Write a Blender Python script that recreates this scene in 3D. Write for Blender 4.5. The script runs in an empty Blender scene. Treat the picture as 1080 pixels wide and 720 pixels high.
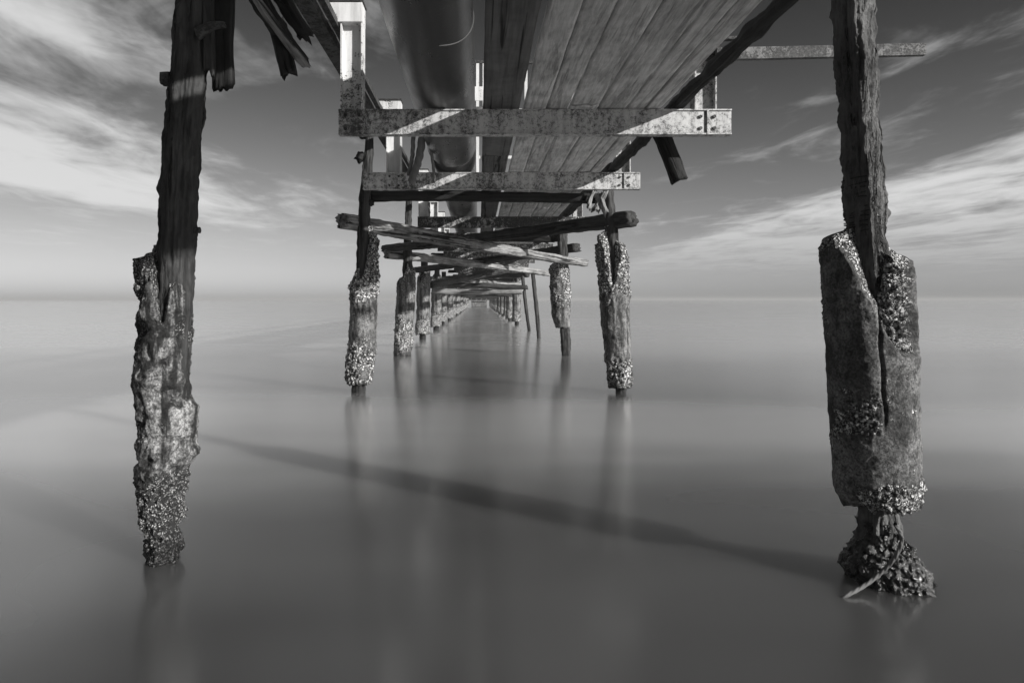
import bpy, math, random
from mathutils import Vector, Matrix, noise

C = bpy.context.scene.collection
PI = math.pi
F = 720.0            # focal length in photo pixels
VX, VY = 505.0, 316.0   # vanishing point of the pier axis
H = 1.5              # camera height over the water


def P(px, py, Y):
    return Vector(((px - VX) / F * Y, Y, H + (VY - py) / F * Y))


def lerp(a, b, t):
    return a + (b - a) * t


def sstep(a, b, x):
    if a == b:
        return 1.0 if x > a else 0.0
    t = min(1.0, max(0.0, (x - a) / (b - a)))
    return t * t * (3 - 2 * t)


def interp(tab, x, k=1):
    if x <= tab[0][0]:
        return tab[0][k]
    for a, b in zip(tab, tab[1:]):
        if x <= b[0]:
            t = (x - a[0]) / (b[0] - a[0])
            return lerp(a[k], b[k], t)
    return tab[-1][k]


def fr(p, h=0.9, o=4):
    return noise.fractal(p, h, 2.0, o)


def cell(p):
    d = noise.voronoi(p)[0]
    return max(0.0, 0.62 - d[0])


# ------------------------------------------------------------------ objects
def tag(o, label=None, cat=None, group=None, kind='thing'):
    if label:
        o['label'] = label
    if cat:
        o['category'] = cat
    if group:
        o['group'] = group
    if kind:
        o['kind'] = kind
    return o


def thing(name, label, cat, loc=(0, 0, 0), group=None):
    o = bpy.data.objects.new(name, None)
    C.objects.link(o)
    o.location = loc
    o.empty_display_size = 0.2
    return tag(o, label, cat, group)


def link(name, me, m, parent=None):
    o = bpy.data.objects.new(name, me)
    C.objects.link(o)
    if m:
        me.materials.clear()
        me.materials.append(m)
    if parent:
        o.parent = parent
    return o


def dup(root, loc=None, rotz=0.0):
    r = root.copy()
    C.objects.link(r)
    if loc is not None:
        r.location = loc
    if rotz:
        r.rotation_euler = (0, 0, rotz)
    for ch in list(root.children):
        c = ch.copy()
        C.objects.link(c)
        c.parent = r
        for g in list(ch.children):
            d = g.copy()
            C.objects.link(d)
            d.parent = c
    return r


def mesh(name, verts, faces, smooth=True, attr=None):
    me = bpy.data.meshes.new(name)
    me.from_pydata([tuple(v) for v in verts], [], faces)
    if smooth:
        me.polygons.foreach_set('use_smooth', [True] * len(me.polygons))
    if attr is not None:
        a = me.attributes.new('crust', 'FLOAT', 'POINT')
        a.data.foreach_set('value', attr)
    me.update()
    return me


def tube(name, zs, nseg, fn, smooth=True, cap=True):
    """fn(i, th, z) -> (Vector, crust)"""
    V, A, Fc = [], [], []
    for z in zs:
        for i in range(nseg):
            v, c = fn(i, 2 * PI * i / nseg, z)
            V.append(v)
            A.append(c)
    n = len(zs)
    for j in range(n - 1):
        for i in range(nseg):
            a, b = j * nseg + i, j * nseg + (i + 1) % nseg
            Fc.append((a, b, b + nseg, a + nseg))
    if cap:
        for j, flip in ((0, True), (n - 1, False)):
            ring = list(range(j * nseg, j * nseg + nseg))
            cen = sum((V[k] for k in ring), Vector()) / nseg
            V.append(cen)
            A.append(A[ring[0]])
            ci = len(V) - 1
            for i in range(nseg):
                a, b = ring[i], ring[(i + 1) % nseg]
                Fc.append((b, a, ci) if flip else (a, b, ci))
    return mesh(name, V, Fc, smooth, A)


def lin(a, b, n):
    return [a + (b - a) * i / (n - 1) for i in range(n)]


def orient(o, a, b, roll=0.0):
    d = (b - a)
    q = d.to_track_quat('Z', 'Y')
    o.matrix_world = Matrix.Translation(a) @ q.to_matrix().to_4x4() @ Matrix.Rotation(roll, 4, 'Z')


def prism(name, poly, L, smooth=False):
    """constant cross-section extruded along local Z"""
    n = len(poly)
    V = [Vector((x, y, 0)) for x, y in poly] + [Vector((x, y, L)) for x, y in poly]
    Fc = [(i, (i + 1) % n, (i + 1) % n + n, i + n) for i in range(n)]
    Fc.append(tuple(range(n - 1, -1, -1)))
    Fc.append(tuple(range(n, 2 * n)))
    return mesh(name, V, Fc, smooth)


def boxmesh(name, x0, x1, y0, y1, z0, z1, bev=0.006):
    import bmesh
    bm = bmesh.new()
    bmesh.ops.create_cube(bm, size=1)
    for v in bm.verts:
        v.co = Vector((lerp(x0, x1, v.co.x + .5), lerp(y0, y1, v.co.y + .5), lerp(z0, z1, v.co.z + .5)))
    if bev:
        bmesh.ops.bevel(bm, geom=list(bm.edges), offset=bev, segments=2, affect='EDGES')
    bmesh.ops.recalc_face_normals(bm, faces=bm.faces)
    me = bpy.data.meshes.new(name)
    bm.to_mesh(me)
    bm.free()
    return me


def log_mesh(name, L, r0, r1, seed, bend=0.05, nseg=32, step=0.05, rough=0.17, jag=0.09, square=0.0):
    so = Vector((seed * 7.31, seed * 3.17, seed * 5.7))
    n = max(8, int(L / step))
    def fn(i, th, z):
        t = z / L
        r = lerp(r0, r1, t)
        c, s = math.cos(th), math.sin(th)
        if square:
            k = 1.0 / max(abs(c), abs(s))
            r *= lerp(1.0, min(k, 1.28), square)
        p = Vector((c * r, s * r, z))
        g = fr(Vector((c * 2.2, s * 2.2, z * 0.35)) + so, 0.8, 5)          # long splits
        b = fr(p * 4 + so, 0.8, 4)
        r *= 1 + rough * (0.8 * g + 0.7 * b)
        if z <= 1e-6 or z >= L - 1e-6:
            pass
        bx = bend * math.sin(PI * t + seed) + 0.02 * fr(Vector((z * .4, seed, 0)))
        by = bend * math.cos(2.3 * t + seed * 2) * 0.6
        zz = z
        e = jag * fr(Vector((c * 2.5, s * 2.5, 0)) + so, .7, 4)
        if t < 0.04:
            zz += e * (1 - t / .04)
        if t > 0.96:
            zz += e * (t - .96) / .04
        return Vector((c * r + bx, s * r + by, zz)), 0.0
    return tube(name, lin(0, L, n), nseg, fn)


def log(name, a, b, r0, r1, seed, m, label=None, cat=None, group=None, parent=None, **kw):
    L = (b - a).length
    o = link(name, log_mesh(name, L, r0, r1, seed, **kw), m)
    orient(o, a, b, roll=kw.get('roll', 0))
    if label:
        tag(o, label, cat, group)
    return o


def plank_mesh(name, L, w, t, seed, step=0.07, edge=0.012, jag=0.05, nx=10):
    """board along local Z, width along X, thickness along Y, worn edges"""
    so = Vector((seed * 5.13, seed * 2.9, seed * 8.3))
    ring = [(-.5 + k / nx, -.5) for k in range(nx)] + [(.5, -.5), (.5, 0)] + \
           [(.5 - k / nx, .5) for k in range(nx)] + [(-.5, .5), (-.5, 0)]
    ns = len(ring)
    def fn(i, th, z):
        u, v = ring[i]
        x, y = u * w, v * t
        side = 1 if u > 0 else -1
        em = abs(u) * 2
        x += side * (em ** 6) * edge * (fr(Vector((side * 9, z * 1.3, 0)) + so, .8, 5) - .15)
        y += 0.004 * fr(Vector((x * 9, 0, z * 0.6)) + so, .8, 4) + .006 * fr(Vector((0, 3, z * .5)) + so)
        if em > .97:
            y *= 0.82
        zz = z
        e = jag * (fr(Vector((u * 3.5, v, 4)) + so, .6, 5))
        if z < .2:
            zz += e * (1 - z / .2)
        if z > L - .2:
            zz += e * (z - L + .2) / .2
        return Vector((x, y, zz)), 0.0
    n = max(6, int(L / step))
    return tube(name, lin(0, L, n), ns, fn)


# ------------------------------------------------------------------ materials
class NT:
    def __init__(self, tree):
        self.t = tree
        self.n = tree.nodes
        self.l = tree.links

    def add(self, typ, **kw):
        nd = self.n.new(typ)
        for k, v in kw.items():
            setattr(nd, k, v)
        return nd

    def put(self, sock, v):
        if isinstance(v, bpy.types.NodeSocket):
            self.l.new(v, sock)
        elif v is not None:
            if sock.type == 'RGBA' and not isinstance(v, (tuple, list)):
                v = (v, v, v, 1)
            sock.default_value = v

    def math(self, op, a, b=None, c=None, clamp=False):
        nd = self.add('ShaderNodeMath', operation=op, use_clamp=clamp)
        self.put(nd.inputs[0], a)
        if b is not None:
            self.put(nd.inputs[1], b)
        if c is not None:
            self.put(nd.inputs[2], c)
        return nd.outputs[0]

    def mapr(self, v, a, b, c=0.0, d=1.0, smooth=True):
        nd = self.add('ShaderNodeMapRange')
        nd.interpolation_type = 'SMOOTHSTEP' if smooth else 'LINEAR'
        for k, x in enumerate((v, a, b, c, d)):
            self.put(nd.inputs[k], x)
        return nd.outputs[0]

    def mixf(self, f, a, b):
        nd = self.add('ShaderNodeMix', data_type='FLOAT')
        self.put(nd.inputs[0], f)
        self.put(nd.inputs[2], a)
        self.put(nd.inputs[3], b)
        return nd.outputs[0]

    def coord(self, which='Object'):
        return self.add('ShaderNodeTexCoord').outputs[which]

    def scaled(self, vec, s, loc=(0, 0, 0)):
        nd = self.add('ShaderNodeMapping')
        self.put(nd.inputs['Vector'], vec)
        nd.inputs['Scale'].default_value = s
        nd.inputs['Location'].default_value = loc
        return nd.outputs[0]

    def noise(self, vec, scale, detail=6, rough=.6, dist=0.0):
        nd = self.add('ShaderNodeTexNoise')
        self.put(nd.inputs['Vector'], vec)
        nd.inputs['Scale'].default_value = scale
        nd.inputs['Detail'].default_value = detail
        nd.inputs['Roughness'].default_value = rough
        nd.inputs['Distortion'].default_value = dist
        return nd.outputs['Fac']

    def voro(self, vec, scale, feature='F1', out='Distance', rnd=1.0):
        nd = self.add('ShaderNodeTexVoronoi', feature=feature)
        self.put(nd.inputs['Vector'], vec)
        nd.inputs['Scale'].default_value = scale
        nd.inputs['Randomness'].default_value = rnd
        return nd.outputs[out]


def material(name, build):
    m = bpy.data.materials.new(name)
    m.use_nodes = True
    nt = NT(m.node_tree)
    nt.n.clear()
    out = nt.add('ShaderNodeOutputMaterial')
    bs = nt.add('ShaderNodeBsdfPrincipled')
    nt.l.new(bs.outputs[0], out.inputs[0])
    r = build(nt)
    col, rough, hgt = r[:3]
    strength, dist = (r[3], r[4]) if len(r) > 4 else (0.6, 0.01)
    comb = nt.add('ShaderNodeCombineColor')
    for k in range(3):
        nt.put(comb.inputs[k], col)
    nt.l.new(comb.outputs[0], bs.inputs['Base Color'])
    nt.put(bs.inputs['Roughness'], rough)
    if len(r) > 5:
        bs.inputs['Specular IOR Level'].default_value = r[5]
    if hgt is not None:
        b = nt.add('ShaderNodeBump')
        b.inputs['Strength'].default_value = strength
        b.inputs['Distance'].default_value = dist
        nt.put(b.inputs['Height'], hgt)
        nt.l.new(b.outputs[0], bs.inputs['Normal'])
    m['bsdf'] = bs.name
    return m


def rand(nt):
    return nt.add('ShaderNodeObjectInfo').outputs['Random']


def wood(lo, hi, zs=0.07, crack=.15, fineg=.55, spec=.18, blotch=0.5, rough=.75, bs=0.9, bd=0.012):
    def b(nt):
        co = nt.coord()
        off = nt.add('ShaderNodeVectorMath', operation='ADD')
        nt.put(off.inputs[0], co)
        cb = nt.add('ShaderNodeCombineXYZ')
        r9 = nt.math('MULTIPLY', rand(nt), 37.0)
        for k in range(3):
            nt.put(cb.inputs[k], r9)
        nt.put(off.inputs[1], cb.outputs[0])
        co2 = off.outputs[0]
        g = nt.noise(nt.scaled(co2, (1, 1, zs)), 38, 8, .62, .5)
        g2 = nt.noise(nt.scaled(co2, (1, 1, zs * .5)), 11, 5, .6, .8)
        bl = nt.noise(co2, 2.3, 6, .65)
        fine = nt.noise(co2, 60, 5, .7)
        ck = nt.mapr(g2, .39, .45)       # 0 in cracks
        v = nt.math('ADD', nt.math('MULTIPLY', g, fineg), nt.math('MULTIPLY', g2, 1 - fineg))
        v = nt.mapr(v, .38, .62)
        v = nt.mixf(blotch, v, nt.mapr(bl, .32, .68))
        col = nt.mixf(v, lo, hi)
        if crack < 1:
            col = nt.math('MULTIPLY', col, nt.mixf(ck, crack, 1.0))
        sp = nt.mapr(fine, .62, .72)
        col = nt.mixf(nt.math('MULTIPLY', sp, .35), col, hi * 1.5)
        h = nt.math('ADD', nt.math('MULTIPLY', g, .5), nt.math('MULTIPLY', ck, .5))
        h = nt.math('ADD', h, nt.math('MULTIPLY', fine, .25))
        return col, nt.mixf(g, rough - .15, rough + .12), h, bs, bd, spec
    return b


def concrete(lo, hi, bsc=30, blo=.22, bhi=.85, lip=(.30, .62), streak=.6, cut=(.41, .59)):
    def b(nt):
        co = nt.coord()
        bl = nt.noise(co, 3.2, 8, .68, .4)
        st = nt.noise(nt.scaled(co, (1, 1, .16)), 11, 7, .68, .6)
        fine = nt.noise(co, 75, 6, .75)
        mid = nt.noise(co, 24, 6, .7)
        col = nt.mixf(nt.mapr(nt.mixf(streak, bl, st), cut[0], cut[1]), lo, hi)
        pit = nt.mapr(mid, .36, .50)
        col = nt.math('MULTIPLY', col, nt.mixf(pit, .35, 1.05))
        col = nt.math('MULTIPLY', col, nt.mapr(fine, .34, .66, .3, 1.8))
        # barnacle crust
        at = nt.add('ShaderNodeAttribute', attribute_name='crust').outputs['Fac']
        wv = nt.add('ShaderNodeVectorMath', operation='ADD')
        nt.put(wv.inputs[0], co)
        wn = nt.add('ShaderNodeTexNoise')
        nt.put(wn.inputs['Vector'], co)
        wn.inputs['Scale'].default_value = bsc * .8
        sv = nt.add('ShaderNodeVectorMath', operation='SCALE')
        nt.l.new(wn.outputs['Color'], sv.inputs[0])
        sv.inputs['Scale'].default_value = .9 / bsc
        nt.put(wv.inputs[1], sv.outputs[0])
        vd = nt.voro(wv.outputs[0], bsc)
        vc = nt.voro(wv.outputs[0], bsc, out='Color')
        sepc = nt.add('ShaderNodeSeparateColor')
        nt.l.new(vc, sepc.inputs[0])
        vd2 = nt.voro(wv.outputs[0], bsc * 2.3)
        vd = nt.mixf(nt.mapr(mid, .45, .55), vd, vd2)
        shell = nt.mapr(vd, lip[0], lip[1], 1, 0)
        bright = nt.mixf(nt.mapr(sepc.outputs[0], .15, .8), blo, bhi)
        bcol = nt.mixf(shell, .02, bright)
        bcol = nt.math('MULTIPLY', bcol, nt.mapr(fine, .3, .65, .6, 1.1))
        f = nt.math('ADD', at, nt.math('ADD', nt.math('MULTIPLY', nt.math('SUBTRACT', mid, .5), 1.5), nt.math('MULTIPLY', nt.math('SUBTRACT', bl, .5), .9)))
        f = nt.mapr(f, .32, .5)
        col = nt.mixf(f, col, bcol)
        zsep = nt.add('ShaderNodeSeparateXYZ')
        nt.l.new(co, zsep.inputs[0])
        wetz = nt.math('ADD', zsep.outputs[2], nt.math('MULTIPLY', nt.math('SUBTRACT', mid, .5), .35))
        wet = nt.mapr(wetz, .02, .24)
        col = nt.math('MULTIPLY', col, nt.mixf(wet, .3, 1.0))
        h = nt.math('ADD', nt.math('MULTIPLY', mid, .55), nt.math('MULTIPLY', fine, .35))
        h = nt.math('ADD', h, nt.math('MULTIPLY', nt.math('MULTIPLY', f, shell), 1.1))
        return col, nt.mixf(wet, .3, .85), h, 1.0, .028
    return b


def steel(paint, rust, thr, soft=.05, sc=9, rough=.55):
    def b(nt):
        co = nt.add('ShaderNodeNewGeometry').outputs['Position']
        n1 = nt.noise(co, sc, 8, .72, .3)
        n2 = nt.noise(co, sc * 5, 6, .7)
        n3 = nt.noise(nt.scaled(co, (1, 1, .15)), 12, 5, .6)
        n0 = nt.noise(co, 2.1, 3, .5)
        m = nt.math('ADD', nt.math('MULTIPLY', n1, .6), nt.math('MULTIPLY', n2, .4))
        m = nt.math('ADD', m, nt.math('MULTIPLY', nt.math('SUBTRACT', n0, .5), .28))
        m = nt.math('ADD', m, nt.math('MULTIPLY', nt.math('SUBTRACT', n3, .5), .18))
        f = nt.mapr(m, thr - soft, thr + soft)
        pc = nt.math('MULTIPLY', paint, nt.mapr(n3, .3, .7, .72, 1.08))
        rc = nt.math('MULTIPLY', rust, nt.mapr(n2, .3, .7, .4, 1.9))
        col = nt.mixf(f, rc, pc)
        h = nt.math('ADD', f, nt.math('MULTIPLY', n2, .6))
        return col, nt.mixf(f, .85, rough), h, .5, .004
    return b


def pipe_b(nt):
    co = nt.coord()
    n1 = nt.noise(co, 70, 6, .75)
    n2 = nt.noise(nt.scaled(co, (1, 1, .3)), 5, 6, .65)
    n3 = nt.noise(co, 22, 5, .7)
    sp = nt.mapr(nt.mixf(.4, n1, n3), .55, .64)
    col = nt.mixf(nt.mapr(n2, .4, .65), .006, .018)
    col = nt.mixf(nt.math('MULTIPLY', sp, nt.mapr(n2, .3, .6, .2, .8)), col, .10)
    h = nt.math('ADD', nt.math('MULTIPLY', n1, .6), nt.math('MULTIPLY', n3, .4))
    return col, nt.mapr(n2, .3, .7, .26, .40), h, .3, .003


def mussel_b(nt):
    co = nt.coord()
    vd = nt.voro(nt.scaled(co, (1, 1, .6)), 34)
    n = nt.noise(co, 40, 6, .7)
    n2 = nt.noise(co, 9, 5, .65)
    col = nt.mixf(nt.mapr(n2, .45, .7), .012, .07)
    col = nt.mixf(nt.mapr(n, .58, .67), col, .34)  # pale flecks painted in for the glints on wet shells
    return col, nt.mixf(n2, .12, .5), nt.math('ADD', nt.mapr(vd, 0, .6, 1, 0), nt.math('MULTIPLY', n, .5)), 1.0, .02


def rope_b(nt):
    co = nt.coord()
    n = nt.noise(co, 120, 4, .6)
    return nt.mixf(n, .03, .16), .8, n, .5, .003


M = {}
M['pile_timber'] = material('pile_timber', wood(.008, .052, zs=.10, blotch=.45, rough=.6))
M['bark'] = material('rough_bark_timber', wood(.008, .17, zs=.20, blotch=.55, rough=.5, bs=1.0, bd=.05))
M['grey_timber'] = material('weathered_timber', wood(.05, .30, zs=.08, blotch=.45))  # paler grey weathered wood
M['log'] = material('log_wood', wood(.018, .33, zs=.06, blotch=.35))
M['dark_log'] = material('dark_log_wood', wood(.008, .075, zs=.06, blotch=.4))
M['plank'] = material('plank_wood', wood(.25, .62, zs=.10, crack=.75, fineg=.85, blotch=.5, bd=.008))
M['plank_dark'] = material('dark_plank_wood', wood(.05, .15, zs=.05, blotch=.5, bd=.006))
M['tar'] = material('tarred_timber', wood(.006, .030, zs=.07, blotch=.4))
M['concrete'] = material('old_concrete', concrete(.022, .20, 28, .28, .95, (.36, .66)))
M['concrete_l'] = material('stained_concrete', concrete(.010, .30, 85, .06, .75, (.3, .6), .55, (.45, .61)))
M['concrete_r'] = material('grey_concrete', concrete(.022, .17, 48, .28, .9, (.36, .68), .25, (.38, .64)))
M['beam'] = material('flaking_painted_steel', steel(.46, .045, .475, .075, 24))
M['rustbeam'] = material('rusted_steel', steel(.30, .035, .55, .04, 11))
M['post'] = material('white_painted_steel', steel(.60, .10, .41, .03, 12))
M['rusty'] = material('rusty_steel', steel(.16, .05, .52, .05, 12, .7))
M['darksteel'] = material('dark_steel', steel(.05, .02, .5, .05, 10, .6))
M['pipe'] = material('bitumen_pipe', pipe_b)
M['weld'] = material('weld_bead', lambda nt: (.05, .6, nt.noise(nt.coord(), 90), .6, .003))
M['mussel'] = material('wet_mussels', mussel_b)
M['rope'] = material('rope_fibre', rope_b)


def water_b(nt):
    co = nt.add('ShaderNodeNewGeometry').outputs['Position']
    a = nt.noise(nt.scaled(co, (.07, .16, 1)), 1.0, 3, .5, .6)
    b = nt.noise(nt.scaled(co, (.12, .22, 1)), 1.0, 2, .5, .3)
    v = nt.mixf(.4, a, b)
    col = nt.mapr(v, .35, .65, WATER_LO, WATER_HI)
    # shaded foreground and lighter mid water painted into the colour by distance
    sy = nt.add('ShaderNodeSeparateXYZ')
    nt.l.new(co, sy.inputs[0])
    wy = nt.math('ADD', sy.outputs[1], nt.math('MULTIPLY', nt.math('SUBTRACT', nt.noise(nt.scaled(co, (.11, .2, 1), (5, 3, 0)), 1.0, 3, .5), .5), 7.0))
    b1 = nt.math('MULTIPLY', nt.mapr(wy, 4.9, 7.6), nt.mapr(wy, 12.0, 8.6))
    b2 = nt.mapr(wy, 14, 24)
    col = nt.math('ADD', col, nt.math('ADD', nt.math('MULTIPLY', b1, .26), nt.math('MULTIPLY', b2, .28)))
    rg = nt.mapr(v, .3, .7, .21, .28)
    bs = [n for n in nt.n if n.type == 'BSDF_PRINCIPLED'][0]
    bs.inputs['Subsurface Weight'].default_value = 1.0
    bs.inputs['Subsurface Radius'].default_value = (1, 1, 1)
    bs.inputs['Subsurface Scale'].default_value = 2.0
    bs.inputs['IOR'].default_value = 1.5
    bs.inputs['Coat Weight'].default_value = 1.0
    bs.inputs['Coat Roughness'].default_value = .17
    bs.inputs['Coat IOR'].default_value = 1.95
    return col, rg, None


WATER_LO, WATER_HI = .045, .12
HAZE = .0009
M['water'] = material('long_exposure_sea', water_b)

# ------------------------------------------------------------------ setting
S = 3000
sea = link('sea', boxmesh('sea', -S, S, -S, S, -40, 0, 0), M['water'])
hz = link('haze', boxmesh('haze', -S - 50, S + 50, -S - 50, S + 50, -41, 5.6, 0), None)
tag(hz, kind='stuff')
hm = bpy.data.materials.new('sea_haze')
hm.use_nodes = True
hm.node_tree.nodes.clear()
ho = hm.node_tree.nodes.new('ShaderNodeOutputMaterial')
hv = hm.node_tree.nodes.new('ShaderNodeVolumePrincipled')
hv.inputs['Color'].default_value = (.64, .64, .64, 1)
hv.inputs['Density'].default_value = HAZE
hm.node_tree.links.new(hv.outputs[0], ho.inputs['Volume'])
hz.data.materials.append(hm)
tag(sea, 'smooth milky grey sea blurred by a long exposure', 'sea', kind='structure')


# ------------------------------------------------------------------ piles
def table_fn(tab, Y):
    """(py, xl, xr) rows -> (z, centre x, half width) sorted by z"""
    r = []
    for py, xl, xr in tab:
        z = H + (VY - py) / F * Y
        xc = ((xl + xr) / 2 - VX) / F * Y
        r.append((z, xc, (xr - xl) / 2 / F * Y * Y / math.hypot(xc, Y)))
    r.sort()
    return r


def angtab(tab, th):
    """periodic interpolation, degrees -180..180"""
    d = math.degrees(th)
    d = (d + 180) % 360 - 180
    t = [(tab[-1][0] - 360, tab[-1][1])] + list(tab) + [(tab[0][0] + 360, tab[0][1])]
    return interp(t, d)


def core_mesh(name, tab, Y, x0, seed, nseg=64, step=.02, square=0.0, rot=0.0, groove=.10, rough=.05, depth=1.0, zlo=None):
    r = table_fn(tab, Y)
    so = Vector((seed * 3.3, seed * 9.1, seed * 1.7))
    def fn(i, th, z):
        cx = interp(r, z, 1) - x0
        hw = interp(r, z, 2)
        c, s = math.cos(th), math.sin(th)
        k = 1.0
        if square:
            a = (th - rot + PI / 4) % (PI / 2) - PI / 4      # angle from nearest face normal
            k = lerp(1.0, min(1 / math.cos(a), 1.34), square)
            k /= lerp(1.0, 1.30, square)
        p = Vector((c * .2, s * .2, z)) + so
        g = fr(Vector((c * 2.6, s * 2.6, z * .55)) + so, .7, 5)
        rr = hw * k * (1 + groove * g) + rough * hw * fr(p * 9, .7, 5) * 2
        ch = noise.noise(p * 5.5)
        if ch > .35:
            rr += (ch - .35) * hw * .35
        return Vector((cx + c * rr, s * rr * depth, z)), 0.0
    z0 = r[0][0] if zlo is None else zlo
    n = max(10, int((r[-1][0] - z0) / step))
    return tube(name, lin(z0, r[-1][0], n), nseg, fn)


def jacket_mesh(name, tab, Y, x0, ztop, seed, crust, nseg=160, step=.01, lip=.07, rin=.06, zb=None, lump=.02,
                amp=.012, recess=None, crack=None, cs=26, ragged=.03, flake=0.0):
    """concrete casing: outer silhouette from a table; broken top edge ztop(theta, px rows)"""
    r = table_fn(tab, Y)
    so = Vector((seed * 1.9, seed * 4.7, seed * 2.3))
    zt = [(a, H + (VY - py) / F * Y) for a, py in ztop]
    ztmax = max(z for _, z in zt) + lip + .06
    z0 = r[0][0] if zb is None else zb
    az = math.atan2(r[0][1], Y)
    def fn(i, th, z):
        cx = interp(r, z, 1) - x0
        hw = interp(r, z, 2)
        c, s = math.cos(th), math.sin(th)
        th = (th + az + PI) % (2 * PI) - PI      # angles of the broken edge as seen from the pier axis
        p = Vector((c * hw, s * hw, z)) + so
        top = angtab(zt, th) + ragged * fr(Vector((c * 4, s * 4, 0)) + so, .6, 5)
        br = sstep(top - .01, top + lip, z + .5 * ragged * noise.noise(p * 30))
        cr = crust(th, z) if crust else 0.0
        rr = hw + amp * (1 + 1.2 * cr) * fr(p * 4, .8, 4) + amp * (.45 + 1.1 * cr) * fr(p * 19, .7, 4)
        cr = min(1.0, max(0.0, cr + .75 * fr(p * 3.0, .7, 5)  * (1 if cr > 0.02 else 0)))
        rr -= flake * max(0.0, noise.noise(p * 8 + Vector((1, 2, 3))) - .08) + flake * .6 * max(0.0, noise.noise(p * 21) - .15)
        if recess:
            q = recess(th, z)
            rr -= q * (.06 - .075 * cell(p * 17 + Vector((2, 3, 4))) - .03 * fr(p * 14, .6, 4))
            cr = max(cr, q * .55)
        if crack:
            rr -= crack(th, z) * .03
        brk = br * (1 - br) * 4
        cr = max(cr, brk)
        mixn = sstep(-.15, .15, noise.noise(p * 6 + Vector((7, 7, 7))))
        rr += lump * max(cr, .6 * brk) * lerp(cell(p * cs) * 1.5 - .25, cell(p * cs * 1.9 + Vector((4, 4, 4))) * .9 - .15, mixn)
        rr = lerp(rr, rin, br)
        if z < z0 + .05:
            zz = z + .035 * fr(Vector((c * 3, s * 3, 7)) + so, .6, 5) * (1 - (z - z0) / .05)
        else:
            zz = z
        return Vector((cx + c * rr, s * rr, zz)), cr
    n = max(12, int((ztmax - z0) / step))
    return tube(name, lin(z0, ztmax, n), nseg, fn)


# near left pile ------------------------------------------------------------
YL = 3.94
xL = (172 - VX) / F * YL
pl = thing('pier_pile', 'dark split timber pile with a torn concrete casing, nearest on the left', 'pile', (xL, YL, 0), 'piles of the pier')
tabL = [(-28, 184, 225), (0, 183, 224), (70, 179, 222), (100, 174, 219), (160, 169, 214), (210, 166, 211),
        (270, 164, 209), (300, 165, 207), (400, 160, 200), (480, 163, 190), (600, 162, 184)]
link('timber_core', core_mesh('timber_core', tabL, YL, xL, 1, nseg=110, step=.012, square=.55, rot=math.radians(20), groove=.16, rough=.045), M['pile_timber'], pl)
jL = [(255, 141, 207), (300, 141, 206), (350, 141, 204), (400, 141, 201), (418, 141, 203), (428, 141, 210), (450, 141, 212),
      (478, 142, 209), (492, 143, 199), (520, 145, 195), (545, 148, 194), (610, 150, 193)]
def crustL(th, z):
    a = math.degrees(th)
    left = sstep(-120, -160, a) if a < 0 else 0
    return .62 * sstep(.95, .25, z) + .12 * sstep(.4, .2, z) + .7 * left * sstep(1.0, 1.3, z) + .16
jm = jacket_mesh('concrete_jacket', jL, YL, xL,
                 [(-180, 283), (-150, 279), (-128, 283), (-112, 312), (-95, 345), (-80, 318), (-60, 292), (-30, 288), (0, 290), (40, 300), (90, 300), (140, 280)],
                 2, crustL, nseg=220, step=.0075, lip=.05, lump=.016, amp=.014, cs=58, ragged=.06, zb=-.08, flake=.06)
link('concrete_jacket', jm, M['concrete_l'], pl)
# board nailed to the pile head
b = link('side_board', plank_mesh('side_board', .62, .125, .05, 11, jag=.05, edge=.02), M['tar'], pl)
b.location = ((233 - 172) / F * YL, .02, 2.735)
b = link('side_board', plank_mesh('side_board', .55, .06, .05, 12, jag=.05, edge=.02), M['pile_timber'], pl)
b.location = ((224 - 172) / F * YL, -.05, 2.80)
b = link('iron_bracket', log_mesh('iron_bracket', .17, .035, .018, 3, bend=.02, nseg=16, step=.012, jag=.01), M['darksteel'], pl)
b.location = ((216 - 172) / F * YL, -.12, 2.99)
b.rotation_euler = (0, math.radians(75), 0)
b = link('bolt', log_mesh('bolt', .05, .036, .034, 5, bend=.0, nseg=16, step=.012, square=.8, jag=0), M['darksteel'], pl)
b.location = ((180 - 172) / F * YL + .015, -.03, 2.76)
b.rotation_euler = (0, math.radians(-90), 0)
b = link('bolt', log_mesh('bolt', .05, .014, .018, 6, bend=.0, nseg=8, step=.012, jag=0), M['darksteel'], pl)
b.location = ((206 - 172) / F * YL - .01, -.03, 1.90)
b.rotation_euler = (0, math.radians(90), 0)

# near right pile -------------------------------------------------------------
YR = 3.67
xR = (925 - VX) / F * YR
pr = thing('pier_pile', 'thick pile with broken concrete casing and mussel foot, nearest on the right', 'pile', (xR, YR, 0), 'piles of the pier')
tabR = [(-40, 875, 921), (0, 877, 922), (60, 880, 925), (120, 884, 928), (200, 887, 934), (250, 890, 936), (300, 892, 940),
        (400, 900, 944), (530, 905, 946), (640, 902, 952)]
link('timber_core', core_mesh('timber_core', tabR, YR, xR, 4, nseg=120, step=.010, square=.8, rot=math.radians(-58), groove=.20, rough=.09), M['bark'], pr)
jR = [(200, 861, 962), (252, 862, 963), (300, 865, 966), (400, 870, 970), (500, 876, 972), (515, 877, 972), (523, 881, 972), (530, 888, 970)]
zR = lambda py: H + (VY - py) / F * YR
def crustR(th, z):
    a = math.degrees(th)
    return .8 * sstep(zR(494), zR(510), z) * sstep(-140, -105, a) * (1 if a < 60 else .6) + .1
def recR(th, z):
    a = math.degrees(th)
    a = (a + 180) % 360 - 180
    zlow = lerp(zR(345), zR(372), sstep(-78, -45, a))
    return sstep(-82, -72, a) * sstep(4, -8, a) * sstep(zlow - .015, zlow + .03, z)
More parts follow.
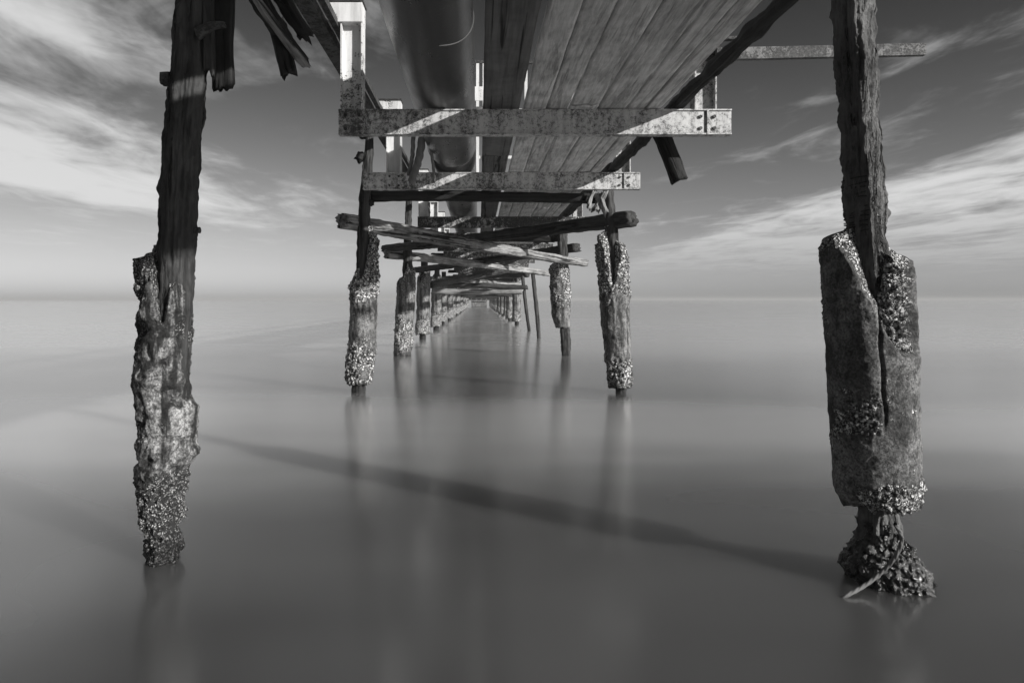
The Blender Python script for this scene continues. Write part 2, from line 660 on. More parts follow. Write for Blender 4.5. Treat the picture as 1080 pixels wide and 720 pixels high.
def crackR(th, z):
    a = math.degrees(th) + 5 * noise.noise(Vector((z * 6, 2, 0)))
    return math.exp(-((a + 77) / 1.8) ** 2) * sstep(zR(455), zR(420), z) * .75
jm = jacket_mesh('concrete_jacket', jR, YR, xR,
                 [(-180, 262), (-150, 256), (-125, 262), (-108, 282), (-95, 305), (-84, 318), (-76, 325), (-64, 318), (-52, 296), (-40, 280),
                  (-20, 282), (0, 285), (60, 262), (120, 258)],
                 7, crustR, nseg=240, step=.0065, lip=.085, lump=.03, amp=.006, recess=recR, crack=crackR, cs=34, ragged=.03, rin=.07, flake=.012)
link('concrete_jacket', jm, M['concrete_r'], pr)
# wire lashing round the timber
def lashing():
    V, Fc = [], []
    rr = table_fn(tabR, YR)
    nt_, k = 17 * 40, 6
    for j in range(nt_ + 1):
        t = j / nt_
        z = lerp(zR(246), zR(190), t) + .008 * math.sin(j * .21) + .004 * math.sin(j*.05)
        th = 2 * PI * 17 * t
        cx, hw = interp(rr, z, 1) - xR, interp(rr, z, 2)
        a = (th - math.radians(-58) + PI / 4) % (PI / 2) - PI / 4
        kk = lerp(1, min(1 / math.cos(a), 1.34), .8) / 1.24
        rad = hw * kk + .007
        for m_ in range(k):
            q = 2 * PI * m_ / k
            r2 = rad - .009 + .003 * math.cos(q)
            V.append(Vector((cx + math.cos(th) * r2, math.sin(th) * r2, z + .003 * math.sin(q))))
    for j in range(nt_):
        for m_ in range(k):
            a, b_ = j * k + m_, j * k + (m_ + 1) % k
            Fc.append((a, b_, b_ + k, a + k))
    return mesh('wire_lashing', V, Fc)
link('wire_lashing', lashing(), M['pile_timber'], pr)
# mussel-grown foot
mt = [(548, 905, 948), (562, 902, 951), (572, 897, 957), (584, 890, 970), (596, 887, 982), (608, 887, 990), (622, 888, 995), (660, 888, 1000)]
mr = table_fn(mt, YR)
def mus(i, th, z):
    cx, hw = interp(mr, z, 1) - xR, interp(mr, z, 2)
    c, s = math.cos(th), math.sin(th)
    p = Vector((c * hw, s * hw, z))
    k = hw * (1 + .16 * fr(p * 6 + Vector((3, 1, 0)), .8, 4)) + .05 * (cell(p * 16) - .2) + .022 * (cell(p * 42 + Vector((5, 5, 5))) - .2) + .02 * fr(p * 30)
    return Vector((cx + c * k, s * k * .9, z)), 0.0
link('mussel_cluster', tube('mussel_cluster', lin(mr[0][0], mr[-1][0], 90), 200, mus), M['mussel'], pr)


def rope_mesh(name, pts, rad, twist=40.0, strands=3, per=9):
    """three-strand laid rope along a smooth polyline"""
    P_ = []
    for i in range(len(pts) - 1):
        p0, p1 = pts[max(0, i - 1)], pts[i]
        p2, p3 = pts[i + 1], pts[min(len(pts) - 1, i + 2)]
        n = max(4, int((p2 - p1).length / (rad * .5)))
        for k in range(n):
            t = k / n
            P_.append(.5 * ((2 * p1) + (p2 - p0) * t + (2 * p0 - 5 * p1 + 4 * p2 - p3) * t * t + (3 * p1 - p0 - 3 * p2 + p3) * t ** 3))
    P_.append(pts[-1])
    V, Fc = [], []
    nt_ = strands * per
    d = 0.0
    for j, p in enumerate(P_):
        tdir = (P_[min(j + 1, len(P_) - 1)] - P_[max(j - 1, 0)]).normalized()
        up = Vector((0, 0, 1)) if abs(tdir.z) < .9 else Vector((1, 0, 0))
        n1 = tdir.cross(up).normalized()
        n2 = n1.cross(tdir)
        if j:
            d += (p - P_[j - 1]).length
        for m_ in range(nt_):
            q = 2 * PI * m_ / nt_
            r = rad * (.72 + .28 * abs(math.cos(strands * (q - d * twist) / 2)))
            V.append(p + (n1 * math.cos(q) + n2 * math.sin(q)) * r)
    for j in range(len(P_) - 1):
        for m_ in range(nt_):
            a, b_ = j * nt_ + m_, j * nt_ + (m_ + 1) % nt_
            Fc.append((a, b_, b_ + nt_, a + nt_))
    return mesh(name, V, Fc)


def at(px, py, z=0.0):
    Y = (H - z) * F / (py - VY)
    return Vector(((px - VX) / F * Y, Y, z))


rp = link('mooring_rope', rope_mesh('mooring_rope', [at(878, 634, -.03), at(894, 627, .012), at(912, 617, .04), at(930, 603, .10),
                                                      at(944, 587, .19), at(951, 568, .29), at(944, 552, .38)], .011), M['rope'])
tag(rp, 'thin pale rope slung round the mussel-grown foot of the right pile', 'rope')
# bent 2 ------------------------------------------------------------------------
Y2 = 11.1
def zpx(py, Y):
    return H + (VY - py) / F * Y


def pile_b(label, Y, core, jack, ztop, seed, crust, mat='concrete', nseg=96, step=.025, lump=.045, cs=16, ragged=.08, lip=.12, stub=True, cmat='pile_timber'):
    xs = table_fn(jack, Y)[0][1]
    t = thing('pier_pile', label, 'pile', (xs, Y, 0), 'piles of the pier')
    link('timber_core', core_mesh('timber_core', core, Y, xs, seed, nseg=40, step=.04, square=.4, groove=.14, rough=.07), M[cmat], t)
    link('concrete_jacket', jacket_mesh('concrete_jacket', jack, Y, xs, ztop, seed + .5, crust, nseg=nseg, step=step, lump=lump, cs=cs,
                                        ragged=ragged, lip=lip, amp=.02, rin=.08), M[mat], t)
    return t


def bandcrust(Y, t0, t1, b0, b1, top=.9, bot=.9):
    """white growth above row t1 and below row b0"""
    def f(th, z):
        return top * sstep(zpx(t1, Y), zpx(t0, Y), z) + bot * sstep(zpx(b0, Y), zpx(b1, Y), z)
    return f


pile2 = pile_b('white-crusted pile under the left end of the long log, second on the left', Y2,
       [(138, 386, 394), (160, 384, 394), (185, 381, 393), (220, 378, 391), (260, 376, 392), (330, 374, 392), (418, 370, 385)],
       [(235, 376, 400), (290, 371, 399), (330, 369, 398), (395, 365, 394), (404, 366, 393)],
       [(-180, 300), (-140, 290), (-110, 300), (-90, 285), (-60, 252), (-30, 250), (0, 262), (60, 270), (120, 280)],
       21, bandcrust(Y2, 300, 335, 352, 372))
pile_b('tall crusted pile with a slanted broken casing, second on the right', Y2,
       [(190, 634, 646), (215, 637, 648), (240, 638, 652), (300, 640, 655), (400, 648, 660), (418, 650, 661)],
       [(240, 628, 658), (290, 631, 664), (330, 633, 664), (400, 640, 667), (408, 642, 666)],
       [(-180, 258), (-140, 250), (-115, 262), (-95, 305), (-75, 285), (-50, 262), (0, 262), (60, 270), (120, 265)],
       22, bandcrust(Y2, 300, 325, 365, 385))

for (px_, py_, r_, sd_) in ((380, 166, .09, 1), (383, 143, .07, 2), (391, 214, .06, 3)):
    c0 = P(px_, py_, Y2)
    so2 = Vector((sd_ * 3, 0, 0))
    def cl_(i, th, z, c0=c0, r_=r_, so2=so2):
        k = math.sin(min(PI, max(0, (z + r_) / (2 * r_) * PI))) ** .7 * r_
        d = Vector((math.cos(th) * k, math.sin(th) * k, z))
        return c0 + d * (1 + .45 * fr(d * 22 + so2)), 0
    o = link('dry_growth', tube('dry_growth', lin(-r_, r_, 16), 24, cl_), M['tar'], pile2)
    o.matrix_parent_inverse = Matrix.Identity(4)
    o.matrix_local = Matrix.Translation(-Vector(pile2.location))
# bent 3
Y3 = 18.4
pile_b('pile with a white barnacled base beside a leaning dark one, third on the left', Y3,
       [(205, 428, 435), (250, 426, 434), (300, 424, 436), (380, 418, 432)],
       [(270, 421, 439), (310, 418, 438), (372, 415, 434), (378, 416, 433)],
       [(-180, 300), (-120, 294), (-90, 282), (-40, 288), (0, 284), (90, 285)],
       23, bandcrust(Y3, 288, 318, 328, 350, .55, .95), nseg=56, step=.05)
pile_b('narrow pile with a half casing over a bare foot, third on the right', Y3,
       [(235, 588, 597), (280, 588, 600), (340, 590, 601), (378, 592, 602)],
       [(275, 579, 600), (300, 580, 602), (335, 582, 601), (345, 586, 601)],
       [(-180, 282), (-90, 278), (0, 285), (90, 282)],
       24, bandcrust(Y3, 300, 345, 360, 380, .7, .3), nseg=56, step=.05, lip=.1)

# further bents: one of each kind, then copies
BENT = [3.85 + 7.3 * k for k in range(18)]
ORD = ['first', 'second', 'third', 'fourth', 'fifth', 'sixth', 'seventh', 'eighth', 'ninth', 'tenth', 'eleventh', 'twelfth',
       'thirteenth', 'fourteenth', 'fifteenth', 'sixteenth', 'seventeenth', 'eighteenth', 'nineteenth', 'twentieth',
       'twenty-first', 'twenty-second', 'twenty-third', 'twenty-fourth']


def far_pile(Y, x, label, seed, lean):
    t = thing('pier_pile', label, 'pile', (x, Y, 0), 'piles of the pier')
    so = Vector((seed, seed * 3, 0))
    def core(i, th, z):
        c, s = math.cos(th), math.sin(th)
        r = .125 * (1 + .25 * fr(Vector((c, s, z)) + so))
        return Vector((c * r + lean * z, s * r, z)), 0
    link('timber_core', tube('timber_core', lin(-.1, 3.15, 40), 16, core), M['pile_timber'], t)
    def jk(i, th, z):
        c, s = math.cos(th), math.sin(th)
        p = Vector((c * .25, s * .25, z)) + so
        top = 2.35 + .5 * fr(Vector((c * 1.2, s * 1.2, 3)) + so, .8, 3)
        cr = sstep(1.05, .7, z + .25 * fr(p * 3)) * .95 + .35 * sstep(1.7, 2.2, z)
        r = .25 + .03 * fr(p * 3) + cr * .05 * (cell(p * 10) - .1) + .03 * sstep(.9, .4, z)
        r = lerp(r, .1, sstep(top, top + .25, z))
        return Vector((c * r + lean * z, s * r, z + (.1 * fr(Vector((c * 2, s * 2, 0)) + so) if z < .3 else 0))), min(1, cr)
    link('concrete_jacket', tube('concrete_jacket', lin(.22, 2.9, 46), 30, jk), M['concrete'], t)
    return t


fl = far_pile(BENT[3], -2.12, 'pile with a bright barnacled foot, fourth in the left row', 31, .02)
frr = far_pile(BENT[5], 2.25, 'barnacled pile just right of the low brace, first whole one past the thin poles', 33, -.02)
for k in range(4, 18):
    dup(fl, (-2.1 - .05 * math.sin(k * 3), BENT[k], 0), rotz=.0 + .3 * math.sin(k * 5.0))['label'] = \
        'barnacled pile, %s from the camera in the left row of the pier' % ORD[k]
for k in range(6, 18):
    dup(frr, (2.2 + .06 * math.sin(k * 2), BENT[k], 0), rotz=.3 * math.sin(k * 4.0))['label'] = \
        'barnacled pile, %s from the camera in the right row of the pier' % ORD[k]

for (xa, ya, xb, yb, Y, lab) in ((562, 288, 568, 358, 26.5, 'thin bare pole standing right of its shorter neighbour, under the log end'),
                                 (551, 292, 559, 349, 33.0, 'thin leaning bare pole left of the straighter one')):
    a, b_ = P(xb, yb, Y), P(xa, ya, Y)
    a.z = -.1
    log('thin_pole', a, b_, .085, .08, xa, M['dark_log'], lab, 'pole', 'thin poles in the right row', nseg=16, rough=.2)

# ------------------------------------------------------------------ deck
ZB = 3.31                      # underside of the boards
# steel cross frames
def channel(L):
    h, d, tf = .24, .085, .012
    lipf = .016
    poly = [(-lipf, 0), (d, 0), (d, tf), (.010, tf), (.010, h - tf), (d, h - tf), (d, h), (-lipf, h), (-lipf, h - tf), (0, h - tf), (0, tf), (-lipf, tf)]
    return prism('crossbeam', poly, L)


def ibeam(L, w=.21, d=.16, tf=.014, tw=.012):
    # flanges at x = +-w/2 (seen edge-on as bright lines), web recessed between them
    x, y = w / 2, d / 2
    poly = [(-x, -y), (-x + tf, -y), (-x + tf, -tw / 2), (x - tf, -tw / 2), (x - tf, -y), (x, -y), (x, y), (x - tf, y), (x - tf, tw / 2), (-x + tf, tw / 2), (-x + tf, y), (-x, y)]
    return prism('post', poly, L)


def make_frame(Y, bmat='beam', x0=-1.336, x1=2.405):
    t = thing('steel_frame', 'flaking steel cross frame with white posts, nearest the camera', 'frame', (0, Y, 0), 'steel cross frames under the deck')
    bm = link('crossbeam', channel(x1 - x0), M[bmat], t)
    # local z -> world x ; local x -> world y ; local y -> world z
    bm.matrix_local = Matrix(((0, 0, 1, x0), (1, 0, 0, 0), (0, 1, 0, ZB - .24), (0, 0, 0, 1)))
    jl = link('splice_plate', boxmesh('splice_plate', x1 - .24, x1 - .22, -.020, .0, ZB - .236, ZB - .004, .003), M['beam'], t)
    for bx_, bz_ in ((x1 - .295, .06), (x1 - .295, .17), (x1 - .165, .06), (x1 - .165, .17), (-1.27, .055), (-1.27, .185), (-1.14, .055), (-1.14, .185)):
        b_ = link('bolt', prism('bolt', [(.017 * math.cos(k * PI / 3), .017 * math.sin(k * PI / 3)) for k in range(6)], .02), M['darksteel'], t)
        b_.location = (bx_, .003, ZB - .24 + bz_)
        b_.rotation_euler = (math.radians(90), .3, 0)
    p = link('post', ibeam(.83), M['post'], t)
    p.location = (-1.215, .09, ZB)
    c = link('cap_plate', boxmesh('cap_plate', -.225, .105, -.10, .10, .83, 1.02, .004), M['post'], p)
    c2 = link('cap_plate', boxmesh('cap_plate', -.24, .115, -.115, .115, 1.021, 1.045, .003), M['darksteel'], p)
    p2 = link('post', ibeam(.53), M['beam'], t)
    p2.location = (x1 - .24, .09, ZB)
    return t


frames = [6.5, 9.72] + [14.9 + 3.6 * k for k in range(14)]
f0 = make_frame(frames[0])
f2 = None
for k, Y in enumerate(frames[1:]):
    if k == 0:
        f = make_frame(Y, 'beam', -1.65, 2.30)
    elif k == 1:
        f2 = f = make_frame(Y, 'rustbeam')
    else:
        f = dup(f2 or f0, (0, Y, 0))
    f['label'] = ('flaking steel cross frame, %s from the camera, carrying pipe and boards' % ORD[k + 1])

# boards: one walkway of longitudinal planks
wk = thing('plank_walkway', 'weathered grey walkway boards running along the pier beside the pipe', 'walkway', (0, 0, ZB))
edges = [(.425, .635), (.645, .842), (.855, 1.118), (1.135, 1.395), (1.408, 1.568), (1.58, 1.73)]
def lay(x0, x1, ya, yb, seed, parent, mat, t=.05, name='plank', dz=0.0, step=.06):
    w = x1 - x0
    o = link(name, plank_mesh(name, yb - ya, w, t, seed, step=step, edge=.006, jag=.03), M[mat], parent)
    o.matrix_local = Matrix(((1, 0, 0, (x0 + x1) / 2), (0, 0, 1, ya), (0, -1, 0, t / 2 + dz), (0, 0, 0, 1)))
    return o
for k, (a, b_) in enumerate(edges):
    s = [.06, .3, -.25, .4, -.1, .2][k]
    lay(a, b_, -.6, 6.6 + s, 40 + k, wk, 'plank', dz=[0, .007, .002, .01, .004, .009][k])
    lay(a, b_, 6.62 + s, 13.0 + s, 50 + k, wk, 'plank', dz=.004 * ((k + 1) % 3))
    lay(a, b_, 13.03 + s, 134, 60 + k, wk, 'plank', step=.4)
tw = thing('timber_stringer', 'single dark broad timber lying between the pipe and the boards', 'timber', (0, 0, ZB))
lay(.04, .385, -.6, 8.6, 71, tw, 'plank_dark', t=.07, name='timber_length', dz=.004)
lay(.045, .375, 8.63, 134, 72, tw, 'plank_dark', t=.07, name='timber_length', step=.4)

# pipe
pp = thing('pipeline', 'fat black steel pipe running the length of the pier', 'pipe', (-.374, 0, ZB + .339))
RP = .333
def pip(i, th, z):
    c, s = math.cos(th), math.sin(th)
    r = RP + .002 * noise.noise(Vector((c * 3, s * 3, z * 2)))
    return Vector((c * r, s * r, z)), 0
def addpipe(ya, yb, step):
    o = link('pipe_length', tube('pipe_length', lin(ya, yb, max(3, int((yb - ya) / step))), 96, pip), M['pipe'], pp)
    o.matrix_local = Matrix(((1, 0, 0, 0), (0, 0, 1, 0), (0, -1, 0, 0), (0, 0, 0, 1)))
    return o
addpipe(-.8, 9.4, .1)
addpipe(9.43, 134, 1.0)
def weld_ring(Y, slant, a0=-1.3, a1=.35):
    V, Fc = [], []
    n, k = 96, 6
    for i in range(n):
        th = lerp(a0, a1, i / (n - 1))
        for m_ in range(k):
            q = 2 * PI * m_ / k
            r = RP + .001 + .005 * math.cos(q)
            y = Y + slant * math.cos(th - .4) + .012 * math.sin(q)
            V.append(Vector((math.cos(th) * r, y, math.sin(th) * r)))
    for i in range(n - 1):
        for m_ in range(k):
            a, b_ = i * k + m_, i * k + (m_ + 1) % k
            c_, d_ = ((i + 1) % n) * k + (m_ + 1) % k, ((i + 1) % n) * k + m_
            Fc.append((a, b_, c_, d_))
    return mesh('weld_seam', V, Fc)
link('weld_seam', weld_ring(4.95, .28), M['weld'], pp)
link('weld_seam', weld_ring(9.415, .0, -PI, PI), M['weld'], pp)

# left twin rails fixed outside the posts
def angle_bar(name, a, b_, w, h, m, label, cat, group=None):
    L = (b_ - a).length
    o = link(name, prism(name, [(-w / 2, -h / 2), (w / 2, -h / 2), (w / 2, h / 2), (-w / 2, h / 2)], L), m)
    orient(o, a, b_)
    tag(o, label, cat, group)
    return o
angle_bar('side_rail', Vector((-1.52, -.5, 4.12)), Vector((-1.52, 66, 4.12)), .15, .10, M['darksteel'], 'broader dark rail of the pair along the left side of the pier', 'rail', 'rails along the left side')
angle_bar('side_rail', Vector((-1.372, -.5, 4.14)), Vector((-1.372, 66, 4.14)), .06, .07, M['darksteel'], 'narrow dark rail beside the white posts on the left', 'rail', 'rails along the left side')

# right ragged timber
log('edge_timber', Vector((1.955, -.4, 3.37)), Vector((1.945, 9.9, 3.37)), .05, .055, 81, M['tar'],
    'ragged tarred timber along the right edge of the boards', 'timber', step=.04, rough=.35, jag=.2, square=.6, bend=.03)
log('edge_timber', Vector((1.95, 9.95, 3.40)), Vector((1.95, 30, 3.40)), .08, .075, 82, M['tar'],
    'far length of the tarred right edge timber beyond the second frame', 'timber', step=.1, rough=.35, jag=.2, square=.6, bend=.03)

# steel bar sticking out to the right
br = thing('outrigger_bar', 'long flat rusty bar sticking out to the right behind the near pile', 'bar', (2.25, 6.45, 3.82))
o = link('bar', prism('bar', [(-.055, -.01), (.055, -.01), (.055, .045), (-.055, .045)], 1.97), M['rusty'], br)
o.matrix_local = Matrix(((0, 0, 1, 0), (0, 1, 0, 0), (-1, 0, .045, 0), (0, 0, 0, 1)))
o = link('bracket', boxmesh('bracket', -.16, .06, .06, .12, -.03, .16, .004), M['darksteel'], br)
o = link('bracket', boxmesh('bracket', -.2, .25, .0, .06, .14, .17, .003), M['darksteel'], br)

# hanging stub on the right
log('hanging_stub', P(690, 128, 6.85), P(717, 190, 6.85), .075, .07, 85, M['tar'],
    'short sawn board dangling below the right end of the nearest crossbeam', 'timber', square=.8, step=.03, jag=.03, bend=.01)

# broken timbers top left
hb = thing('broken_timber', 'snapped double timber jutting out over the sea at upper left', 'timber', (-1.5, 3.9, 3.42))
def hpart(name, a, b_, r0, r1, seed, m, **kw):
    o = link(name, log_mesh(name, (b_ - a).length, r0, r1, seed, **kw), M[m])
    orient(o, a, b_)
    mw = o.matrix_world.copy()
    o.parent = hb
    o.matrix_parent_inverse = Matrix.Identity(4)
    o.matrix_local = Matrix.Translation(-Vector(hb.location)) @ mw
    return o
hpart('timber_length', P(236, -50, 4.2), P(303, 42, 5.2), .055, .05, 86, 'tar', square=.7, step=.025, rough=.3, jag=.12, bend=.02)
hpart('timber_length', P(268, -50, 4.2), P(324, 38, 5.25), .05, .05, 87, 'tar', square=.7, step=.025, rough=.3, jag=.12, bend=.02)
hpart('pale_splinter', P(262, -14, 4.4), P(320, 66, 5.25), .028, .04, 88, 'grey_timber', square=.6, step=.02, rough=.3, jag=.12, bend=.01)
hpart('dangling_piece', P(293, 26, 5.1), P(305, 78, 5.1), .062, .055, 89, 'tar', square=.8, step=.02, rough=.25, jag=.06, bend=.01)

# cap timbers on the bents
log('cap_timber', Vector((-2.3, 3.85, 3.50)), Vector((2.6, 3.85, 3.50)), .09, .09, 90, M['tar'],
    'tarred cap timber resting on the two nearest piles', 'timber', 'cap timbers on the piles', square=.7)
c2 = log('cap_timber', Vector((-1.80, Y2 + .1, 3.17)), Vector((2.05, Y2 + .1, 3.17)), .085, .08, 91, M['tar'],
         'dark cap timber under the second steel frame', 'timber', 'cap timbers on the piles', square=.6, rough=.2)
for k in range(2, 18):
    d = dup(c2)
    d.location = (c2.location.x, BENT[k] + .1, 3.15)
    d['label'] = 'dark cap timber across the %s pair of piles' % ORD[k]

# log braces -------------------------------------------------------------------
G = 'log braces between the piles'
log('brace_log', P(362, 234, 10.85), P(616, 276, 18.7), .125, .10, 101, M['log'],
    'long pale-ended log slanting from the second left pile, lowest of the crossing pair', 'log', G, bend=.06, square=.55)
log('brace_log', P(669, 229, 10.85), P(404, 263, 18.6), .12, .10, 102, M['dark_log'],
    'dark log slanting down from the second right pile across the pale one', 'log', G, bend=.05, square=.6)
log('brace_log', P(409, 268, 18.2), P(578, 289, 25.9), .12, .10, 103, M['log'],
    'log with a pale right half slanting from the third left pile', 'log', G, bend=.06, square=.55)
log('brace_log', P(608, 262, 18.3), P(437, 284, 25.9), .12, .10, 104, M['dark_log'],
    'dark log with a sawn end slanting from the third right pile', 'log', G, bend=.05, square=.6)
log('brace_log', P(456, 307, 25.6), P(551, 308, 25.5), .11, .09, 105, M['grey_timber'],
    'low pale level log tied between the fourth pair of piles', 'log', G, bend=.02)
log('brace_log', P(455, 301, 26.0), P(540, 284, 33.0), .13, .11, 107, M['dark_log'],
    'dark log slanting up to the right above the low level one', 'log', G)
for k in range(4, 12):
    Ya, Yb = BENT[k], BENT[k + 1]
    z1, z2 = 2.6 + .1 * math.sin(k), 2.35 + .15 * math.sin(k * 2.2)
    log('brace_log', Vector((-2.3, Ya, z1)), Vector((2.4, Yb, z2)), .13, .11, 110 + k, M['log'],
        'pale diagonal log between the %s and %s pairs of piles' % (ORD[k], ORD[k + 1]), 'log', G, step=.2, nseg=14)
    log('brace_log', Vector((2.4, Ya, z1 + .2)), Vector((-2.3, Yb, z2 + .3)), .13, .11, 130 + k, M['dark_log'],
        'dark diagonal log between the %s and %s pairs of piles' % (ORD[k], ORD[k + 1]), 'log', G, step=.2, nseg=14)

lb = None
for k in range(4, 17):
    zz = 2.15 + .25 * math.sin(k * 1.7)
    if lb is None:
        lb = log('cross_brace', Vector((-2.25, BENT[k] - .2, zz)), Vector((2.35, BENT[k] - .2, zz - .15)), .12, .10, 170, M['dark_log'],
                 'dark low cross brace on the fifth pair of piles', 'brace', 'low cross braces far along the pier', nseg=14, step=.15)
    else:
        d = dup(lb, Vector((-2.25, BENT[k] - .2, zz)))
        d['label'] = 'dark low cross brace on the %s pair of piles' % ORD[k]
# splintered wood by the second right pile
for k, (a, b_, c_, d_, r) in enumerate(((621, 220, 628, 203, .035), (631, 222, 637, 202, .06), (640, 224, 634, 205, .05))):
    log('splintered_board', P(a, b_, 10.95), P(c_, d_, 10.95), r, r * .6, 150 + k, M['grey_timber'],
        ['smallest pale splintered board', 'middle curled splintered board', 'splintered board touching the post'][k] + ' beside the second right pile', 'board', 'splintered boards', square=.5, rough=.4, step=.03)

# hanging rope bundle beside the pipe
for k, (a, b_, c_, d_) in enumerate(((447, 140, 434, 183), (436, 140, 431, 176), (452, 150, 458, 184))):
    A, B = P(a, b_ - 6, 8.6), P(c_, d_ + 8, 9.5)
    mid = (A + B) / 2 + Vector((.02, 0, -.05))
    o = link('hanging_rope', rope_mesh('hanging_rope', [A, mid, B], [.055, .03, .022][k], 12), M['rope'])
    tag(o, ['thickest pale rope hanging beside the pipe', 'thin rope left of the thick pale one', 'thin rope lying against the pipe'][k], 'rope', 'ropes hanging beside the pipe')

# white hand railing up on the deck, seen through the gap by the pipe
rl = thing('deck_railing', 'white welded railing up on the deck glimpsed between pipe and timber', 'railing', (0, 11.6, ZB + .06))
def rod(name, a, b_, w, m, parent):
    L = (b_ - a).length
    o = link(name, prism(name, [(-w / 2, -w / 2), (w / 2, -w / 2), (w / 2, w / 2), (-w / 2, w / 2)], L), m, parent)
    d = (b_ - a).to_track_quat('Z', 'Y')
    o.matrix_local = Matrix.Translation(a) @ d.to_matrix().to_4x4()
    return o
for x in (-.02, .09, .22, .8, 1.6):
    rod('post', Vector((x, 0, 0)), Vector((x, 0, 2.15)), .05, M['post'], rl)
for z in (.25, .55, .95, 1.35):
    rod('rail', Vector((-.02, .03, z)), Vector((1.6, .03, z)), .05, M['post'], rl)
link('sign_panel', boxmesh('sign_panel', -.07, .16, -.03, .0, 1.50, 1.74, .003), M['post'], rl)
link('sign_panel', boxmesh('sign_panel', -.05, .16, -.03, .0, 1.08, 1.40, .003), M['rusty'], rl)
rod('top_rail', Vector((-.06, .0, 2.16)), Vector((1.65, .0, 2.16)), .05, M['darksteel'], rl)

# far landing at the end of the pier
ld = thing('landing_stage', 'pale concrete landing closing the far end of the pier', 'landing', (0, 136, 0))
link('slab', boxmesh('slab', -1.6, 1.7, 0, 6, 1.15, 1.42, .03), M['concrete'], ld)
link('front_wall', boxmesh('front_wall', -1.5, 1.6, .4, 5.6, -.5, 1.15, .03), M['concrete'], ld)
for x in (-1.5, -.5, .5, 1.5):
    link('post', boxmesh('post', x - .12, x + .12, .3, .54, 1.42, 3.6, .01), M['concrete'], ld)
link('dark_backing', boxmesh('dark_backing', -3, 3.2, 5.7, 5.9, 1.42, 3.6, .01), M['tar'], ld)  # dark sheet added to close off the bright gap at the far end
link('deck_slab', boxmesh('deck_slab', -3.2, 3.4, 0, 6, 3.6, 4.0, .03), M['concrete'], ld)

# ------------------------------------------------------------------ light and sky
sd = Vector((-.8, .6, -.345))
sun = bpy.data.lights.new('sun', 'SUN')
sun.energy = 4.9
sun.angle = math.radians(1.0)
sun.color = (1, .985, .96)
so_ = bpy.data.objects.new('sun', sun)
C.objects.link(so_)
so_.rotation_euler = sd.to_track_quat('-Z', 'Y').to_euler()
EL = math.atan2(.345, 1.0)

w = bpy.data.worlds.new('World')
bpy.context.scene.world = w
w.use_nodes = True
nt = NT(w.node_tree)
nt.n.clear()
wo = nt.add('ShaderNodeOutputWorld')
bg = nt.add('ShaderNodeBackground')
nt.l.new(bg.outputs[0], wo.inputs[0])
sky = nt.add('ShaderNodeTexSky', sky_type='NISHITA')
sky.sun_disc = False
sky.sun_elevation = EL
sky.sun_rotation = math.radians(126.9)
bw = nt.add('ShaderNodeRGBToBW')
nt.l.new(sky.outputs[0], bw.inputs[0])
dirn = nt.coord('Generated')
sp = nt.add('ShaderNodeSeparateXYZ')
nt.l.new(dirn, sp.inputs[0])
dx, dy, dz = sp.outputs
zc = nt.math('MAXIMUM', dz, .012)
zq = nt.math('ADD', zc, .02)
X = nt.math('DIVIDE', dx, zq)
Yq = nt.math('DIVIDE', dy, zq)
cv = nt.add('ShaderNodeCombineXYZ')
nt.put(cv.inputs[0], X)
nt.put(cv.inputs[1], Yq)
# wind-drawn streaks converging towards the pier's far end
s1 = nt.noise(nt.scaled(cv.outputs[0], (.9, .52, 1), (3.1, 1.7, 0)), 1.0, 6, .58, .9)
s2 = nt.noise(nt.scaled(cv.outputs[0], (.28, .10, 1), (7.3, 4.2, 0)), 1.0, 3, .5, .3)
s3 = nt.noise(nt.scaled(cv.outputs[0], (2.4, 1.1, 1), (1.3, 9.2, 0)), 1.0, 5, .6, .7)


def gauss(v, c, wd):
    q = nt.math('DIVIDE', nt.math('SUBTRACT', v, c), wd)
    return nt.math('EXPONENT', nt.math('MULTIPLY', nt.math('MULTIPLY', q, q), -1.0))


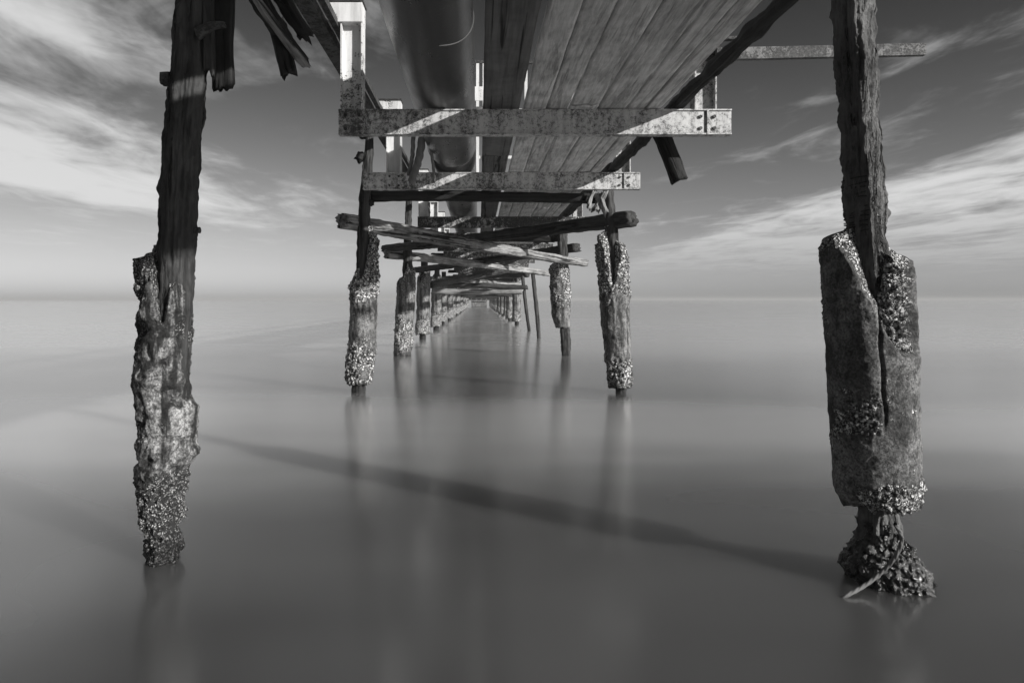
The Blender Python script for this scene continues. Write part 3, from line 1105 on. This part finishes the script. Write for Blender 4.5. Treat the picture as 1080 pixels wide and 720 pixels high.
s4 = nt.noise(nt.scaled(cv.outputs[0], (6, 2.6, 1), (4.3, 2.2, 0)), 1.0, 5, .6, .6)
left = nt.math('MULTIPLY', nt.math('MULTIPLY', gauss(X, -2.9, .9), nt.mapr(dz, .30, .20)), nt.mapr(dz, .085, .135))
left2 = nt.math('MULTIPLY', gauss(X, -1.55, .22), nt.mapr(dz, .26, .33))
right = nt.math('MULTIPLY', nt.mapr(X, 2.5, 3.3), nt.mapr(dz, .02, .06))
bank = nt.math('ADD', nt.math('ADD', nt.math('MULTIPLY', left, .24), nt.math('MULTIPLY', left2, .15)), nt.math('MULTIPLY', right, .17))
raw = nt.math('ADD', nt.math('ADD', nt.math('MULTIPLY', s1, .38), nt.math('MULTIPLY', s2, .18)), nt.math('ADD', nt.math('MULTIPLY', s3, .30), nt.math('MULTIPLY', s4, .09)))
cl = nt.math('ADD', raw, bank)
cl = nt.mapr(cl, .47, .72)
low = nt.mapr(dz, .0, .14, 0, 1)
cl = nt.math('MULTIPLY', cl, low)
# red-filter sky: dark overhead, pale towards the horizon and the left
el = nt.mapr(dz, .0, .42, 0, 1, False)
grad = nt.math('POWER', nt.math('SUBTRACT', 1.0, nt.math('MULTIPLY', el, .82)), 2.0)
side = nt.math('MULTIPLY', nt.mapr(dx, -.5, .55, 1.0, .92), nt.math('MULTIPLY', nt.mapr(dy, -.3, .35, .08, .96), nt.mapr(dz, 0, .07, 1.16, 1.0)))  # sky behind the camera darkened to cut the fill light
base = nt.math('MULTIPLY', nt.math('MULTIPLY', nt.math('MINIMUM', bw.outputs[0], 7.0), nt.mapr(grad, 0, 1, .12, .84, False)), side)
CL = 5.6
tot = nt.mixf(nt.math('MULTIPLY', cl, .85), base, CL)
tot = nt.mixf(nt.mapr(dz, .48, .75), tot, 3.0)      # unseen zenith brightened to add fill light from above
cc = nt.add('ShaderNodeCombineColor')
for k in range(3):
    nt.put(cc.inputs[k], tot)
nt.l.new(cc.outputs[0], bg.inputs[0])
bg.inputs[1].default_value = .10

# ------------------------------------------------------------------ camera
cam = bpy.data.cameras.new('camera')
cam.lens = 24
cam.sensor_width = 36
cam.shift_x = (540 - VX) / 1080
cam.shift_y = (VY - 360) / 1080
cam.clip_start = .05
cam.clip_end = 20000
co = bpy.data.objects.new('camera', cam)
C.objects.link(co)
co.location = (0, 0, H)
co.rotation_euler = (math.radians(90), 0, 0)
sc = bpy.context.scene
sc.camera = co
sc.view_settings.view_transform = 'Standard'
sc.view_settings.look = 'None'
sc.view_settings.exposure = 0.46
sc.view_settings.gamma = 1.0
sc.render.engine = 'CYCLES'
sc.cycles.use_denoising = True
sc.cycles.max_bounces = 8
sc.cycles.volume_bounces = 0
